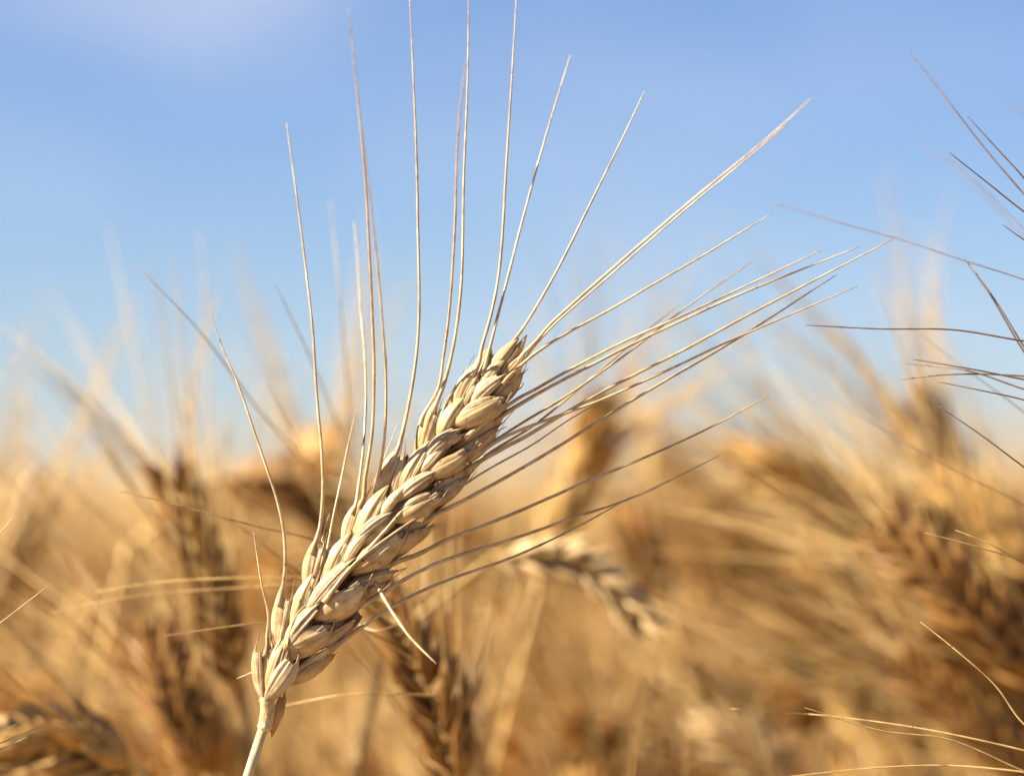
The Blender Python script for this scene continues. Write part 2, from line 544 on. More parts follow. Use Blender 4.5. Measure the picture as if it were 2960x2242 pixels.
# ------------------------------------------------------------------ the hero ear, scale by scale
# (spikelet, kind, tile, base x, y, tip x, y, width, depth in mm at base and tip (negative is nearer the camera), facing (left/right, up), bow px, arch mm, keel, awn key)
HUSKS = [
    (0, 'L', 'T1', 265, 1345, 312, 592, 150, 0.6, 0.4, (-0.35, 0), -10, 0.2, 0.2, 'w1'),
    (0, 'G', 'T1', 245, 1350, 203, 622, 150, 0.0, 0.0, (-0.75, 0.1), -46, 0.3, -0.6, None),
    (0, 'G', 'T1', 285, 1340, 352, 592, 100, 0.3, 0.1, (0.35, 0), 14, 0.2, 0.3, None),
    (0, 'L', 'T1', 318, 1330, 540, 560, 190, -0.8, -0.2, (-0.2, 0), -26, 0.7, 0.2, None),
    (0, 'G', 'T1', 285, 1360, 690, 768, 245, -1.2, -1.8, (0.15, -0.1), 14, 1.1, 0.75, None),
    (0, 'L', 'T1', 520, 1180, 1120, 790, 170, 1.2, 1.4, (0.5, -0.6), 34, 0.5, 0.2, None),
    (0, 'L', 'T1', 600, 1060, 1255, 600, 140, 0.6, 0.9, (0.6, -0.3), 10, 0.2, 0.0, 'w25'),
    (1, 'L', 'T1', 398, 705, 490, 12, 165, 0.3, 0.0, (-0.6, 0.1), -24, 0.3, 0.0, 'w2'),
    (1, 'G', 'T1', 460, 690, 588, 0, 130, -0.3, -0.3, (0.05, 0), 2, 0.4, 0.55, None),
    (1, 'L', 'T2', 190, 1290, 440, 685, 185, -0.8, -0.4, (-0.4, 0.1), -34, 0.7, 0.3, None),
    (1, 'G', 'T2', 250, 1250, 528, 598, 100, -0.6, -0.6, (0.25, 0), 0, 0.4, 0.4, None),
    (1, 'G', 'T2', 140, 1480, 566, 982, 190, -2.2, -1.8, (-0.35, 0.4), -34, 0.9, 0.3, 'wa'),
    (1, 'L', 'T1', 560, 690, 1062, 470, 330, -1.3, -1.1, (0.2, -0.15), 28, 1.3, -0.2, None),
    (1, 'G', 'T1', 640, 800, 1112, 388, 210, -1.0, -1.7, (0.45, -0.3), 34, 1.0, 0.75, None),
    (1, 'L', 'T1', 900, 720, 1352, 408, 180, 0.6, 0.8, (0.5, -0.5), 26, 0.4, 0.1, None),
    (1, 'L', 'T2', 560, 1210, 1085, 1000, 140, 0.7, 1.0, (0.6, -0.3), 6, 0.3, 0.0, 'w24'),
    (2, 'L', 'T2', 345, 815, 480, 262, 165, 0.3, 0.1, (-0.6, 0.1), -24, 0.4, 0.0, 'w3'),
    (2, 'G', 'T2', 440, 790, 582, 245, 135, -0.2, -0.2, (0.05, 0), 4, 0.4, 0.5, 'w4s'),
    (2, 'G', 'T2', 400, 740, 462, 212, 50, 0.7, 0.6, (-0.7, 0), -20, 0.1, 0.0, None),
    (2, 'L', 'T2', 575, 810, 890, 190, 210, -0.6, -0.3, (-0.4, 0.1), -44, 0.8, 0.3, None),
    (2, 'G', 'T2', 660, 760, 908, 185, 130, -0.6, -0.7, (0.15, 0), -6, 0.5, 0.4, None),
    (2, 'L', 'T2', 540, 760, 612, 395, 90, 1.2, 1.2, (-0.3, 0), 0, 0.2, 0.0, 'w4'),
    (2, 'G', 'T2', 425, 1040, 992, 455, 185, -2.1, -1.8, (-0.3, 0.4), -40, 0.9, 0.3, 'wd'),
    (2, 'P', 'T2', 850, 470, 1092, 180, 130, -1.6, -1.3, (-0.3, 0.2), -16, 0.5, 0.1, None),
    (2, 'L', 'T2', 545, 1150, 1062, 790, 330, -1.4, -1.2, (0.2, -0.15), 30, 1.3, -0.2, None),
    (2, 'G', 'T2', 640, 1100, 1105, 686, 210, -1.1, -1.8, (0.45, -0.3), 36, 1.0, 0.75, None),
    (2, 'L', 'T2', 880, 1010, 1300, 770, 150, 0.6, 0.9, (0.5, -0.5), 26, 0.4, 0.1, None),
    (2, 'L', 'T3', 320, 1430, 800, 1265, 160, 0.5, 0.7, (0.6, -0.4), 22, 0.4, 0.1, 'sp2'),
    (2, 'L', 'T3', 370, 1280, 882, 1120, 150, 0.8, 1.1, (0.5, -0.1), 0, 0.3, 0.0, 'w23'),
    (3, 'L', 'T3', 175, 890, 345, 440, 150, 0.5, 0.4, (-0.6, 0.1), -22, 0.3, 0.0, 'w5'),
    (3, 'L', 'T3', 250, 850, 445, 350, 130, 0.2, 0.1, (-0.4, 0), -12, 0.4, 0.0, 'w6'),
    (3, 'G', 'T3', 60, 960, 165, 800, 40, 1.0, 1.0, (-0.7, 0), -6, 0.1, 0.0, None),
    (3, 'L', 'T3', 345, 880, 700, 245, 215, -0.7, -0.3, (-0.4, 0.15), -42, 0.9, 0.3, None),
    (3, 'G', 'T3', 450, 810, 660, 320, 130, -0.6, -0.8, (0.1, 0), -6, 0.5, 0.4, None),
    (3, 'P', 'T3', 215, 1120, 462, 785, 125, -1.9, -1.6, (-0.25, 0.2), -14, 0.6, 0.1, None),
    (3, 'G', 'T3', 340, 870, 825, 515, 165, -1.6, -1.5, (-0.3, 0.4), -44, 0.8, 0.3, None),
    (3, 'L', 'T3', 420, 930, 835, 565, 170, -1.0, -1.0, (0.1, 0), 10, 0.6, 0.1, 'wb'),
    (3, 'L', 'T3', 380, 1210, 880, 800, 280, -1.3, -1.1, (0.2, -0.15), 34, 1.2, -0.2, None),
    (3, 'G', 'T3', 480, 1150, 935, 725, 190, -1.0, -1.6, (0.45, -0.3), 40, 0.9, 0.7, None),
    (3, 'L', 'T3', 650, 1030, 1235, 720, 200, 0.5, 0.7, (0.5, -0.45), 48, 0.6, 0.1, 'sp3'),
    (3, 'L', 'T3', 760, 880, 1300, 560, 180, 0.8, 1.1, (0.5, -0.1), 8, 0.4, 0.0, 'wf'),
    (4, 'L', 'T4', 165, 960, 430, 420, 190, 0.4, 0.2, (-0.6, 0.1), -34, 0.5, 0.0, 'w8'),
    (4, 'G', 'T4', 145, 950, 305, 535, 75, 0.7, 0.7, (-0.6, 0), -12, 0.2, 0.2, 'w7'),
    (4, 'G', 'T4', 330, 1060, 502, 415, 135, -0.2, -0.1, (0.1, 0), 22, 0.4, 0.3, 'hair4'),
    (4, 'L', 'T4', 460, 900, 805, 342, 180, -0.7, -0.5, (-0.4, 0.15), -42, 0.8, 0.3, None),
    (4, 'G', 'T4', 560, 850, 740, 470, 110, -0.6, -0.6, (0.3, 0), 0, 0.4, 0.3, None),
    (4, 'P', 'T4', 235, 1175, 515, 872, 125, -1.9, -1.6, (-0.25, 0.2), -14, 0.6, 0.1, None),
    (4, 'G', 'T4', 430, 1000, 932, 655, 160, -1.7, -1.6, (-0.3, 0.4), -46, 0.8, 0.3, None),
    (4, 'G', 'T4', 480, 990, 850, 760, 110, -1.4, -1.5, (0.0, 0.2), -14, 0.6, 0.2, None),
    (4, 'L', 'T4', 430, 1240, 930, 930, 260, -1.2, -1.0, (0.2, -0.15), 30, 1.1, -0.2, 'wc'),
    (4, 'G', 'T4', 560, 1180, 1002, 902, 170, -0.9, -1.4, (0.45, -0.3), 34, 0.9, 0.7, None),
    (4, 'L', 'T4', 750, 1100, 1255, 760, 180, 0.5, 0.7, (0.5, -0.45), 36, 0.6, 0.1, None),
    (4, 'L', 'T4', 880, 930, 1370, 575, 160, 0.8, 1.1, (0.5, -0.1), 6, 0.4, 0.0, 'wg'),
    (5, 'L', 'T5', 275, 1060, 500, 415, 165, 0.3, 0.1, (-0.5, 0.1), -40, 0.5, 0.0, 'w10'),
    (5, 'G', 'T5', 340, 1020, 592, 455, 115, -0.2, -0.1, (0.2, 0), 10, 0.4, 0.3, 'hair5'),
    (5, 'G', 'T5', 230, 1080, 322, 595, 70, 0.7, 0.7, (-0.7, 0), -32, 0.1, 0.0, 'w9'),
    (5, 'P', 'T5', 525, 830, 815, 430, 180, -1.0, -0.7, (-0.3, 0.15), -30, 0.8, 0.2, None),
    (5, 'P', 'T5', 300, 1270, 585, 1000, 105, -1.9, -1.7, (-0.25, 0.2), -10, 0.5, 0.1, None),
    (5, 'G', 'T5', 375, 1120, 805, 778, 175, -1.6, -1.5, (-0.3, 0.4), -54, 0.8, 0.3, None),
    (5, 'G', 'T5', 440, 1050, 850, 845, 120, -1.3, -1.4, (0.0, 0.2), -16, 0.6, 0.2, None),
    (5, 'L', 'T5', 380, 1340, 850, 1060, 250, -1.2, -1.0, (0.2, -0.15), 26, 1.1, -0.2, None),
    (5, 'G', 'T5', 520, 1250, 905, 995, 160, -0.9, -1.4, (0.45, -0.3), 24, 0.8, 0.7, None),
    (5, 'L', 'T5', 700, 1180, 1190, 800, 230, 0.4, 0.5, (0.45, -0.4), 40, 0.7, 0.1, 'sp5'),
    (5, 'L', 'T5', 800, 960, 1300, 600, 190, 0.7, 1.0, (0.5, -0.1), 20, 0.4, 0.0, 'w17'),
    (6, 'L', 'T6', 270, 1080, 575, 545, 195, 0.1, 0.0, (-0.45, 0.1), -36, 0.6, 0.2, 'w11'),
    (6, 'G', 'T6', 235, 1080, 462, 530, 70, 0.6, 0.6, (-0.7, 0), -26, 0.1, 0.0, None),
    (6, 'G', 'T6', 370, 1200, 600, 735, 100, -0.7, -0.6, (0.35, 0), -26, 0.4, 0.2, None),
    (6, 'P', 'T6', 600, 800, 855, 495, 135, -0.8, -0.6, (-0.3, 0.15), -16, 0.6, 0.1, 'w12'),
    (6, 'G', 'T6', 470, 1030, 895, 655, 195, -1.0, -1.0, (-0.2, 0.3), -38, 0.8, 0.4, 'w15'),
    (6, 'L', 'T6', 330, 1250, 850, 970, 290, -1.4, -1.2, (0.15, -0.1), 20, 1.2, -0.3, None),
    (6, 'G', 'T6', 480, 1220, 915, 920, 200, -1.0, -1.4, (0.4, -0.3), 40, 0.9, 0.7, 'w16'),
    (6, 'L', 'T6', 770, 1030, 1065, 670, 190, 0.2, 0.3, (0.4, -0.3), 24, 0.6, 0.2, 'we'),
    (7, 'L', 'T6', 690, 690, 1015, 272, 175, 0.0, 0.0, (-0.1, 0.1), -16, 0.7, 0.2, 'w13'),
    (7, 'L', 'T6', 850, 680, 1118, 230, 130, 0.5, 0.5, (0.2, 0), 6, 0.4, 0.0, None),
    (7, 'L', 'T6', 850, 720, 1105, 420, 130, -0.4, -0.3, (0.35, -0.1), 14, 0.5, 0.0, 'w14'),
    (7, 'G', 'T6', 640, 650, 785, 410, 75, 0.3, 0.3, (-0.5, 0), -10, 0.2, 0.0, None),
    (7, 'L', 'T6', 800, 880, 1065, 600, 170, 0.2, 0.3, (0.3, -0.2), 16, 0.5, 0.2, 'w14b'),
]

# awns of the hero: picture points, end depth (mm), base radius scale
AWNS = {
    'w1': ([('T1', 290, 640), ('T1', 318, 320), ('T1', 245, 0), ('F', 548, 1150)], 4, 0.8),
    'w2': ([('T1', 488, 60), ('F', 617, 1200), ('F', 607, 1110), ('F', 580, 1020), ('F', 545, 920), ('F', 515, 830), ('F', 480, 750), ('F', 453, 670)], 10, 1.0),
    'w3': ([('A5', 882, 1640), ('A5', 930, 1250), ('A5', 930, 950), ('A5', 900, 600), ('A5', 870, 250), ('F', 676, 720), ('F', 660, 580), ('F', 645, 450), ('F', 625, 310), ('F', 619, 265)], 14, 1.0),
    'w4s': ([('A5', 920, 1580), ('A5', 950, 1450), ('A5', 986, 1350)], 2, 0.5),
    'w4': ([('A5', 960, 1680), ('A5', 1010, 1400), ('A5', 1070, 1120), ('A5', 1130, 820), ('A5', 1195, 530)], 14, 0.85),
    'w5': ([('A5', 1190, 1310), ('A5', 1240, 1000), ('A5', 1275, 600), ('A5', 1280, 300), ('A5', 1262, 0), ('A2', 435, 1500), ('A2', 400, 1100), ('A2', 375, 750), ('A2', 345, 390)], 42, 0.85),
    'w6': ([('A5', 1230, 1280), ('A5', 1310, 900), ('A5', 1345, 500), ('A5', 1345, 0), ('A2', 505, 1500), ('A2', 490, 1000), ('A2', 465, 500), ('A2', 435, 0), ('A3', 440, 1000), ('A3', 390, 500), ('A3', 345, 90)], -38, 1.0),
    'w7': ([('A5', 1345, 1190), ('A5', 1420, 850), ('A5', 1445, 400), ('A5', 1432, 0), ('A2', 605, 1600), ('A2', 550, 900), ('A2', 490, 350), ('A2', 450, 0), ('A3', 470, 1200)], -40, 0.85),
    'hair4': ([('A5', 1270, 1240), ('A5', 1400, 960), ('A5', 1535, 620)], 2, 0.3),
    'w8': ([('T5', 12, 1060), ('T5', 100, 640), ('T5', 190, 200), ('A2', 870, 1200), ('A2', 870, 900), ('A2', 858, 400), ('A2', 852, 0), ('A3', 950, 700), ('A3', 915, -20)], 12, 1.05),
    'w9': ([('T5', 455, 500), ('T5', 500, 260), ('A2', 1110, 1200), ('A2', 1140, 800), ('A2', 1165, 300), ('A3', 1355, 1500), ('A3', 1385, 1050), ('A3', 1442, 560)], -34, 0.9),
    'w10': ([('T5', 480, 470), ('T5', 570, 250), ('A2', 1180, 1200), ('A2', 1215, 800), ('A2', 1226, 350), ('A3', 1422, 1600), ('A3', 1452, 900), ('A3', 1466, -60)], 8, 1.0),
    'hair5': ([('T5', 590, 470), ('T5', 700, 270), ('T5', 860, 40)], 2, 0.45),
    'w11': ([('T6', 530, 560), ('T6', 590, 400), ('A2', 1440, 1200), ('A2', 1510, 850), ('A2', 1550, 400), ('A3', 1815, 1600), ('A3', 1862, 800), ('A3', 1912, -60)], 10, 1.0),
    'w12': ([('T6', 605, 690), ('T6', 680, 420), ('A2', 1480, 1250), ('A2', 1560, 950), ('A2', 1675, 500), ('F', 1150, 393), ('F', 1190, 256), ('F', 1232, 118)], 16, 0.9),
    'w13': ([('T6', 800, 470), ('T6', 1000, 260), ('T6', 1180, 0), ('F', 1210, 570), ('F', 1260, 470), ('F', 1310, 370), ('F', 1350, 285), ('F', 1391, 198)], 8, 0.9),
    'w14': ([('T6', 1070, 500), ('T6', 1200, 330), ('T6', 1400, 110), ('A1', 250, 420), ('A1', 450, 240), ('A1', 720, 0), ('F', 1490, 435), ('F', 1600, 345), ('F', 1690, 270), ('F', 1752, 212)], -30, 0.9),
    'w14b': ([('T6', 1060, 530), ('A1', 80, 690), ('A1', 300, 420), ('A1', 520, 220), ('A1', 780, 0), ('F', 1494, 440), ('F', 1602, 352), ('F', 1700, 268)], -20, 0.6),
    'w15': ([('T6', 845, 790), ('T6', 1050, 580), ('T6', 1300, 380), ('A1', 600, 390), ('A1', 1000, 180), ('A1', 1300, 0), ('F', 1530, 545), ('F', 1610, 495), ('F', 1666, 462)], 3, 0.9),
    'w16': ([('T6', 390, 1450), ('T6', 800, 1130), ('T6', 1200, 860), ('A1', 0, 1140), ('A1', 400, 905), ('A1', 800, 690), ('A1', 1200, 490), ('A1', 1480, 375), ('A1', 1800, 225), ('A1', 2185, 45), ('F', 1783, 536)], 12, 1.05),
    'w17': ([('T6', 860, 1170), ('T6', 1300, 880), ('A1', 230, 1060), ('A1', 600, 865), ('A1', 1000, 665), ('A1', 1400, 465), ('A1', 1800, 278), ('A1', 2185, 100), ('F', 1856, 532)], 6, 1.05),
    'wb': ([('T3', 470, 1010), ('T3', 820, 620), ('T4', 620, 960), ('T4', 900, 715), ('T4', 1200, 535), ('T5', 1300, 855), ('A1', 0, 1400), ('A1', 350, 1205), ('A1', 740, 945), ('A1', 1000, 760), ('A1', 1300, 540), ('A1', 1600, 290), ('A1', 2000, 5), ('F', 1623, 565)], 16, 0.95),
    'wd': ([('T2', 570, 1010), ('T2', 780, 720), ('T2', 990, 490), ('T3', 560, 920), ('T4', 300, 1375), ('T4', 600, 1090), ('T4', 900, 870), ('T4', 1200, 685), ('T5', 1250, 985), ('A1', 0, 1530), ('A1', 300, 1310), ('A1', 740, 935), ('A1', 1150, 590), ('A1', 1690, 140)], 20, 1.05),
    'wa': ([('T1', 545, 690), ('T1', 590, 480), ('T2', 300, 1080), ('T2', 545, 985)], -1, 0.5),
    'wc': ([('T3', 0, 1560), ('T3', 200, 1275), ('T3', 380, 1095), ('T3', 700, 860), ('T3', 1000, 655), ('T3', 1400, 385), ('T4', 1350, 750), ('T4', 1675, 560), ('T5', 1675, 960), ('A1', 400, 1440), ('A1', 860, 1160)], 4, 0.85),
    'we': ([('T5', 870, 1165), ('T5', 1320, 860), ('A1', 0, 1465), ('A1', 230, 1385), ('A1', 450, 1302), ('A1', 750, 1200), ('A1', 1250, 980), ('A1', 1700, 780), ('A1', 2185, 545), ('F', 1851, 618)], 4, 0.95),
    'wg': ([('T4', 1330, 600), ('T4', 1675, 400), ('A1', 0, 1580), ('A1', 400, 1340), ('A1', 590, 1222), ('A1', 1050, 970), ('A1', 1500, 740), ('A1', 1880, 550), ('A1', 2185, 378), ('F', 1927, 517)], 2, 1.15),
    'wf': ([('T3', 1280, 590), ('T4', 880, 1210), ('T4', 1300, 990), ('T4', 1675, 780), ('A1', 380, 1660), ('A1', 900, 1330), ('A1', 1300, 1090), ('A1', 1800, 800), ('A1', 2185, 580), ('F', 1805, 594)], 6, 1.15),
    'w23': ([('T3', 860, 1165), ('T3', 1050, 1070), ('T3', 1270, 950), ('T3', 1500, 845), ('T4', 1060, 1480), ('T4', 1675, 1250), ('F', 1260, 1042), ('F', 1400, 985), ('F', 1530, 925), ('F', 1661, 854)], 6, 1.2),
    'w24': ([('T2', 1060, 1020), ('T3', 480, 1640), ('T3', 800, 1420), ('T3', 1200, 1205), ('T3', 1675, 1035), ('F', 1120, 1160), ('F', 1240, 1115), ('F', 1340, 1085), ('F', 1450, 1035), ('F', 1553, 983)], 6, 1.2),
    'w25': ([('T1', 1225, 625), ('T1', 1675, 310), ('F', 900, 1280), ('F', 1000, 1240), ('F', 1100, 1205), ('F', 1200, 1160), ('F', 1280, 1120), ('F', 1363, 1071)], 8, 1.1),
    'sp2': ([('T3', 780, 1272), ('T3', 860, 1250), ('T3', 955, 1212)], 1, 0.5),
    'sp3': ([('T3', 1205, 742), ('T3', 1300, 715), ('T3', 1392, 688)], 1, 0.6),
    'sp5': ([('T5', 1170, 840), ('T5', 1240, 800), ('T5', 1315, 765)], 1, 0.6),
}
FRONT = {'wb': -2.6, 'wd': -3.0, 'wc': -3.6, 'wa': -2.6, 'w16': -1.6, 'w15': -1.4}   # awns that start in front of the ear (mm)


def awn_path(spec, y0, n=46):
    pts, dend, _ = spec
    raw = [at(t, x, y) for t, x, y in pts]
    Ls = [0.0]
    for a_, b_ in zip(raw, raw[1:]):
        Ls.append(Ls[-1] + (b_ - a_).length)
    res = []
    for (t, x, y), d in zip(pts, Ls):
        s = d / Ls[-1]
        res.append(at(t, x, y, (y0 + (dend - y0) * s ** 1.4) / 1000))
    jr = random.Random(len(pts) * 31 + int(pts[0][1]))
    for q in res[2:-1]:
        q += Vector((jr.uniform(-1, 1), jr.uniform(-1, 1), jr.uniform(-1, 1))) * 0.00006
    out_ = spline(res, n)
    for _ in range(6):
        out_ = [out_[0]] + [(out_[i - 1] + out_[i] * 2 + out_[i + 1]) / 4 for i in range(1, n - 1)] + [out_[-1]]
    return out_


def awn_radius(r0, tip=0.00007):
    return lambda s: (r0 * 0.60 * math.exp(-s / 0.06) + r0 * 0.92 * (1 - s) ** 0.62 + tip * s)


hero = empty('wheat_stalk', at('F', 430, 1990, 0.0).xy.to_3d())
tag(hero, 'sharp pale bearded wheat ear leaning right, in focus in front of the blurred field', 'wheat')
H0 = hero.location.copy()


def shift(o):
    o.location = -H0
    return o


spk = []
for i in range(8):
    e = empty('spikelet', (0, 0, 0), hero)
    spk.append(e)
for k, (si, kind, tl, bx, by, tx, ty, w, d0, d1, face, bow, arch, keel, awn) in enumerate(HUSKS):
    mb = MB()
    B, T = at(tl, bx, by, d0 / 1000), at(tl, tx, ty, d1 / 1000)
    nrm = Vector((face[0], -1, face[1])).normalized()
    if si > 0:                              # the foot of the scale is tucked under the one below
        B = B - (T - B) * 0.16 - nrm * 0.0006
    elif tx > 1000:
        B = B - nrm * 0.0003
    w0 = w
    w = w * (0.88 if w > 240 else 0.97) if kind == 'L' else w * 1.02
    if si > 0:
        T = T + (T - B) * (0.07 if kind == 'L' else 0.03)
    husk(mb, kind, B, T, pix(tl, w), nrm, pix(tl, bow), arch * 0.7 / 1000, keel, seed=k * 7 + 3, ns=40, nth=48)
    shift(mb.build(NAMES[kind], MATS[kind], spk[si]))
    if kind == 'L' and w0 >= 140 and si < 8:       # thin papery scales pressed against the floret
        rs_ = random.Random(400 + k)
        ax_ = (T - B).normalized()
        lat = ax_.cross((nrm - ax_ * nrm.dot(ax_)).normalized())
        for sg in ((-1, 1) if k % 2 else (1,)):
            mb = MB()
            o2 = lat * (sg * pix(tl, w0) * rs_.uniform(0.26, 0.36))
            tw = T + o2 * rs_.uniform(0.3, 0.9) + ax_ * ((T - B).length * rs_.uniform(-0.14, 0.05))
            husk(mb, 'G', B.lerp(T, rs_.uniform(0.05, 0.22)) + o2 * 0.9 + nrm * rs_.uniform(-0.0002, 0.0005), tw, pix(tl, w0) * rs_.uniform(0.28, 0.42),
                 (nrm + lat * (0.9 * sg)), pix(tl, bow) * 0.6 + 0.0003 * sg, arch / 1000, rs_.uniform(-0.5, 0.5), seed=k * 5 + 11 + sg, ns=30, nth=26, thick=0.00010)
            shift(mb.build('glume', M_GLUME, spk[si]))
    if awn:
        mb = MB()
        spec = AWNS[awn]
        y0 = FRONT.get(awn, d1)
        pth = awn_path(spec, y0)
        if (pth[0] - T).length < 0.005 and k not in () and awn not in FRONT:      # the awn grows out of the scale's back
            pth = spline([T.lerp(B, 0.30) + nrm * 0.0007, T.lerp(B, 0.10) + nrm * 0.0003] + pth[2::4] + [pth[-1]], 50)
        tube(mb, pth, awn_radius(0.00036 * spec[2]), 7, 0.10, random.Random(k))
        shift(mb.build('awn', M_AWN, spk[si]))

# the rows of the ear that face away from the camera
rngb = random.Random(5)
AX0, AX1 = Vector((785, 1990)), Vector((1490, 1010))
for i in range(8):
    c = AX0.lerp(AX1, (i + 0.45) / 8.6)
    ax = (AX1 - AX0).normalized()
    pv = Vector((-ax.y, ax.x))            # to the right and down in the picture
    sc_ = 1.0 - 0.25 * max(0, (i - 4) / 4)
    e = empty('spikelet', (0, 0, 0), hero)
    for q, (lat, ang, dep, kind) in enumerate(((-1, -0.30, 4.6, 'L'), (-0.4, -0.12, 6.4, 'G'), (0.4, 0.12, 6.4, 'L'), (1, 0.30, 4.6, 'G'))):
        b2 = c + pv * (lat * 26 * sc_)
        ca, sa = math.cos(ang), math.sin(ang)
        dr_ = Vector((ax.x * ca - ax.y * sa, ax.x * sa + ax.y * ca))
        t2 = b2 + dr_ * (165 * sc_)
        mb = MB()
        husk(mb, kind, at('N', b2.x, b2.y, dep * 0.55 / 1000), at('N', t2.x, t2.y, dep / 1000), pix('N', 78 * sc_),
             Vector((lat * 0.6, 1, 0.1)), 0, 0.0006, 0.2, seed=900 + i * 9 + q, ns=20, nth=16)
        shift(mb.build(NAMES[kind], MATS[kind], e))

# rachis, collar and stem
mb = MB()
pth = spline([at('T1', 262, 1400, 0.001), at('T1', 500, 1000, 0.002), at('T2', 500, 900, 0.0024), at('T4', 500, 1000, 0.0024), at('T6', 500, 1100, 0.0022), at('T6', 850, 640, 0.001)], 40)
tube(mb, pth, lambda s: 0.0012 - 0.0005 * s, 8)
shift(mb.build('rachis', M_STEM, hero))
mb = MB()
pth = spline([at('Z1', 388, 1160, 0.0), at('Z1', 390, 1260, 0.0003), at('Z1', 371, 1362, 0.0004)], 16)
tube(mb, pth, lambda s: pix('N', 19.5 - 1.5 * s) + 0.00010 * (s > 0.93), 36, 0.015, random.Random(2), ridge=0.06)
shift(mb.build('collar', M_STEM, hero))
mb = MB()
pth = spline([at('Z1', 374, 1330, 0.0003), at('Z1', 330, 1480, 0.0006), at('Z1', 274, 1675, 0.001), at('F', 470, 1860, 0.002), Vector((H0.x + 0.004, 0.006, H0.z + 0.62)),
              Vector((H0.x, 0.002, H0.z + 0.3)), H0 + Vector((0, 0, -0.01))], 60)
tube(mb, pth, lambda s: pix('N', 13.2) + 0.0003 * s, 30, 0.01, random.Random(3), ridge=0.05)
shift(mb.build('stem', M_STEM, hero))
mb = MB()       # dry sheath hanging behind the collar
husk(mb, 'G', at('T1', 350, 1800, 0.0022), at('T1', 530, 1200, 0.0026), pix('T1', 120), Vector((0.4, -1, 0)), 0, 0.0002, 0.2, seed=77, ns=20, nth=14)
shift(mb.build('sheath', M_LEAF, hero))

# loose broken awns: one lying behind the ear, one stub
def loose_awn(label, pts, y0, y1, r, n=24):
    mb_ = MB()
    P_ = [at(t, x, y, y0 + (y1 - y0) * i / (len(pts) - 1)) for i, (t, x, y) in enumerate(pts)]
    tube(mb_, spline(P_, n), awn_radius(r), 6, 0.08, random.Random(len(label)))
    return mb_


for nm, pts, y0, y1, r in (('awn', [('F', 800, 1235), ('F', 822, 1278), ('F', 850, 1325), ('F', 890, 1380), ('F', 942, 1432)], 0.0025, -0.014, 0.0005),
                           ('awn', [('F', 600, 1418), ('F', 555, 1446), ('F', 512, 1464)], 0.004, 0.008, 0.0003)):
    shift(loose_awn(nm, pts, y0, y1, r).build(nm, M_AWN, hero))

# ------------------------------------------------------------------ pieces for the stalks of the field
def spikelet_mesh(seed, ns, nth, mat, nm):
    r = random.Random(seed)
    mb = MB()
    for (y, ang, out_, w, Ls, kd) in ((-0.0020, -0.36, 0.0006, 0.0040, 0.0125, 'L'), (0.0020, 0.36, 0.0006, 0.0040, 0.0125, 'L'), (0.0, 0.0, 0.0026, 0.0042, 0.0110, 'L'),
                                  (-0.0030, -0.20, 0.0012, 0.0036, 0.0098, 'G'), (0.0030, 0.20, 0.0012, 0.0036, 0.0098, 'G')):
        B = Vector((0.0008, y * 0.4, 0))
        T = Vector((0.0034 + out_, y + math.sin(ang) * Ls * 0.8, Ls * r.uniform(0.92, 1.08)))
        husk(mb, kd, B, T, w * r.uniform(0.9, 1.1), Vector((1, y * 260, 0.1)), 0, 0.0006, 0.3, seed=seed * 10 + len(mb.v), ns=ns, nth=nth)
    return mb.mesh(nm, mat)


def awn_mesh(seed, nm, sides=4, n=9):
    r = random.Random(seed)
    Ln = r.uniform(0.045, 0.068)
    b = r.uniform(-0.010, 0.014)
    mb = MB()
    tube(mb, [Vector((b * (i / n) ** 2, r.uniform(-0.0004, 0.0004), Ln * i / n)) for i in range(n + 1)], lambda s: 0.00031 * (1 - s) ** 0.7 + 0.00005, sides)
    return mb.mesh(nm, M_FAWN)


SPK_NEAR = [spikelet_mesh(50 + i, 14, 12, M_FIELD, 'field_spikelet') for i in range(4)]
SPK_DARK = [spikelet_mesh(50 + i, 14, 12, M_DARK, 'shaded_brown_spikelet') for i in range(4)]
SPK_PALE = [spikelet_mesh(50 + i, 14, 12, M_PALE, 'pale_spikelet') for i in range(4)]
AWN_FIELD = [awn_mesh(70 + i, 'field_awn') for i in range(7)]


def frame_of(t, side):
    z = t.normalized()
    x = (side - z * side.dot(z)).normalized()
    y = z.cross(x)
    return Matrix((x, y, z)).transposed()


def ear_frames(path, facing, n, rng):
    """(matrix, awn matrices) for n alternating spikelets along path"""
    res = []
    m = len(path)
    for i in range(n):
        u = (i + 0.3) / (n + 1.2) * (m - 1)
        k = int(u)
        p = path[k].lerp(path[min(k + 1, m - 1)], u - k)
        t = path[min(k + 1, m - 1)] - path[max(k - 1, 0)]
        sgn = 1 if i % 2 else -1
        R = frame_of(t, facing * sgn)
        s = 1.06 * (0.80 + 0.28 * math.sin(math.pi * min(1, (i + 1.5) / n * 0.8 + 0.12))) * rng.uniform(0.95, 1.06)
        M4 = Matrix.Translation(p) @ R.to_4x4() @ Matrix.Rotation(math.radians(rng.uniform(3, 12)), 4, 'Y') @ Matrix.Rotation(rng.uniform(-.25, .25), 4, 'Z') @ Matrix.Scale(s, 4)
        aw = []
        for q in (-1, 1):
            ap = Vector((0.0040, q * 0.0046, 0.0122))
            tilt_out = math.radians(rng.uniform(0, 16))
            spread = math.radians(rng.uniform(6, 26)) * q
            aw.append(Matrix.Translation(ap) @ Matrix.Rotation(tilt_out, 4, 'Y') @ Matrix.Rotation(-spread, 4, 'X'))
        res.append((M4, aw))
    return res


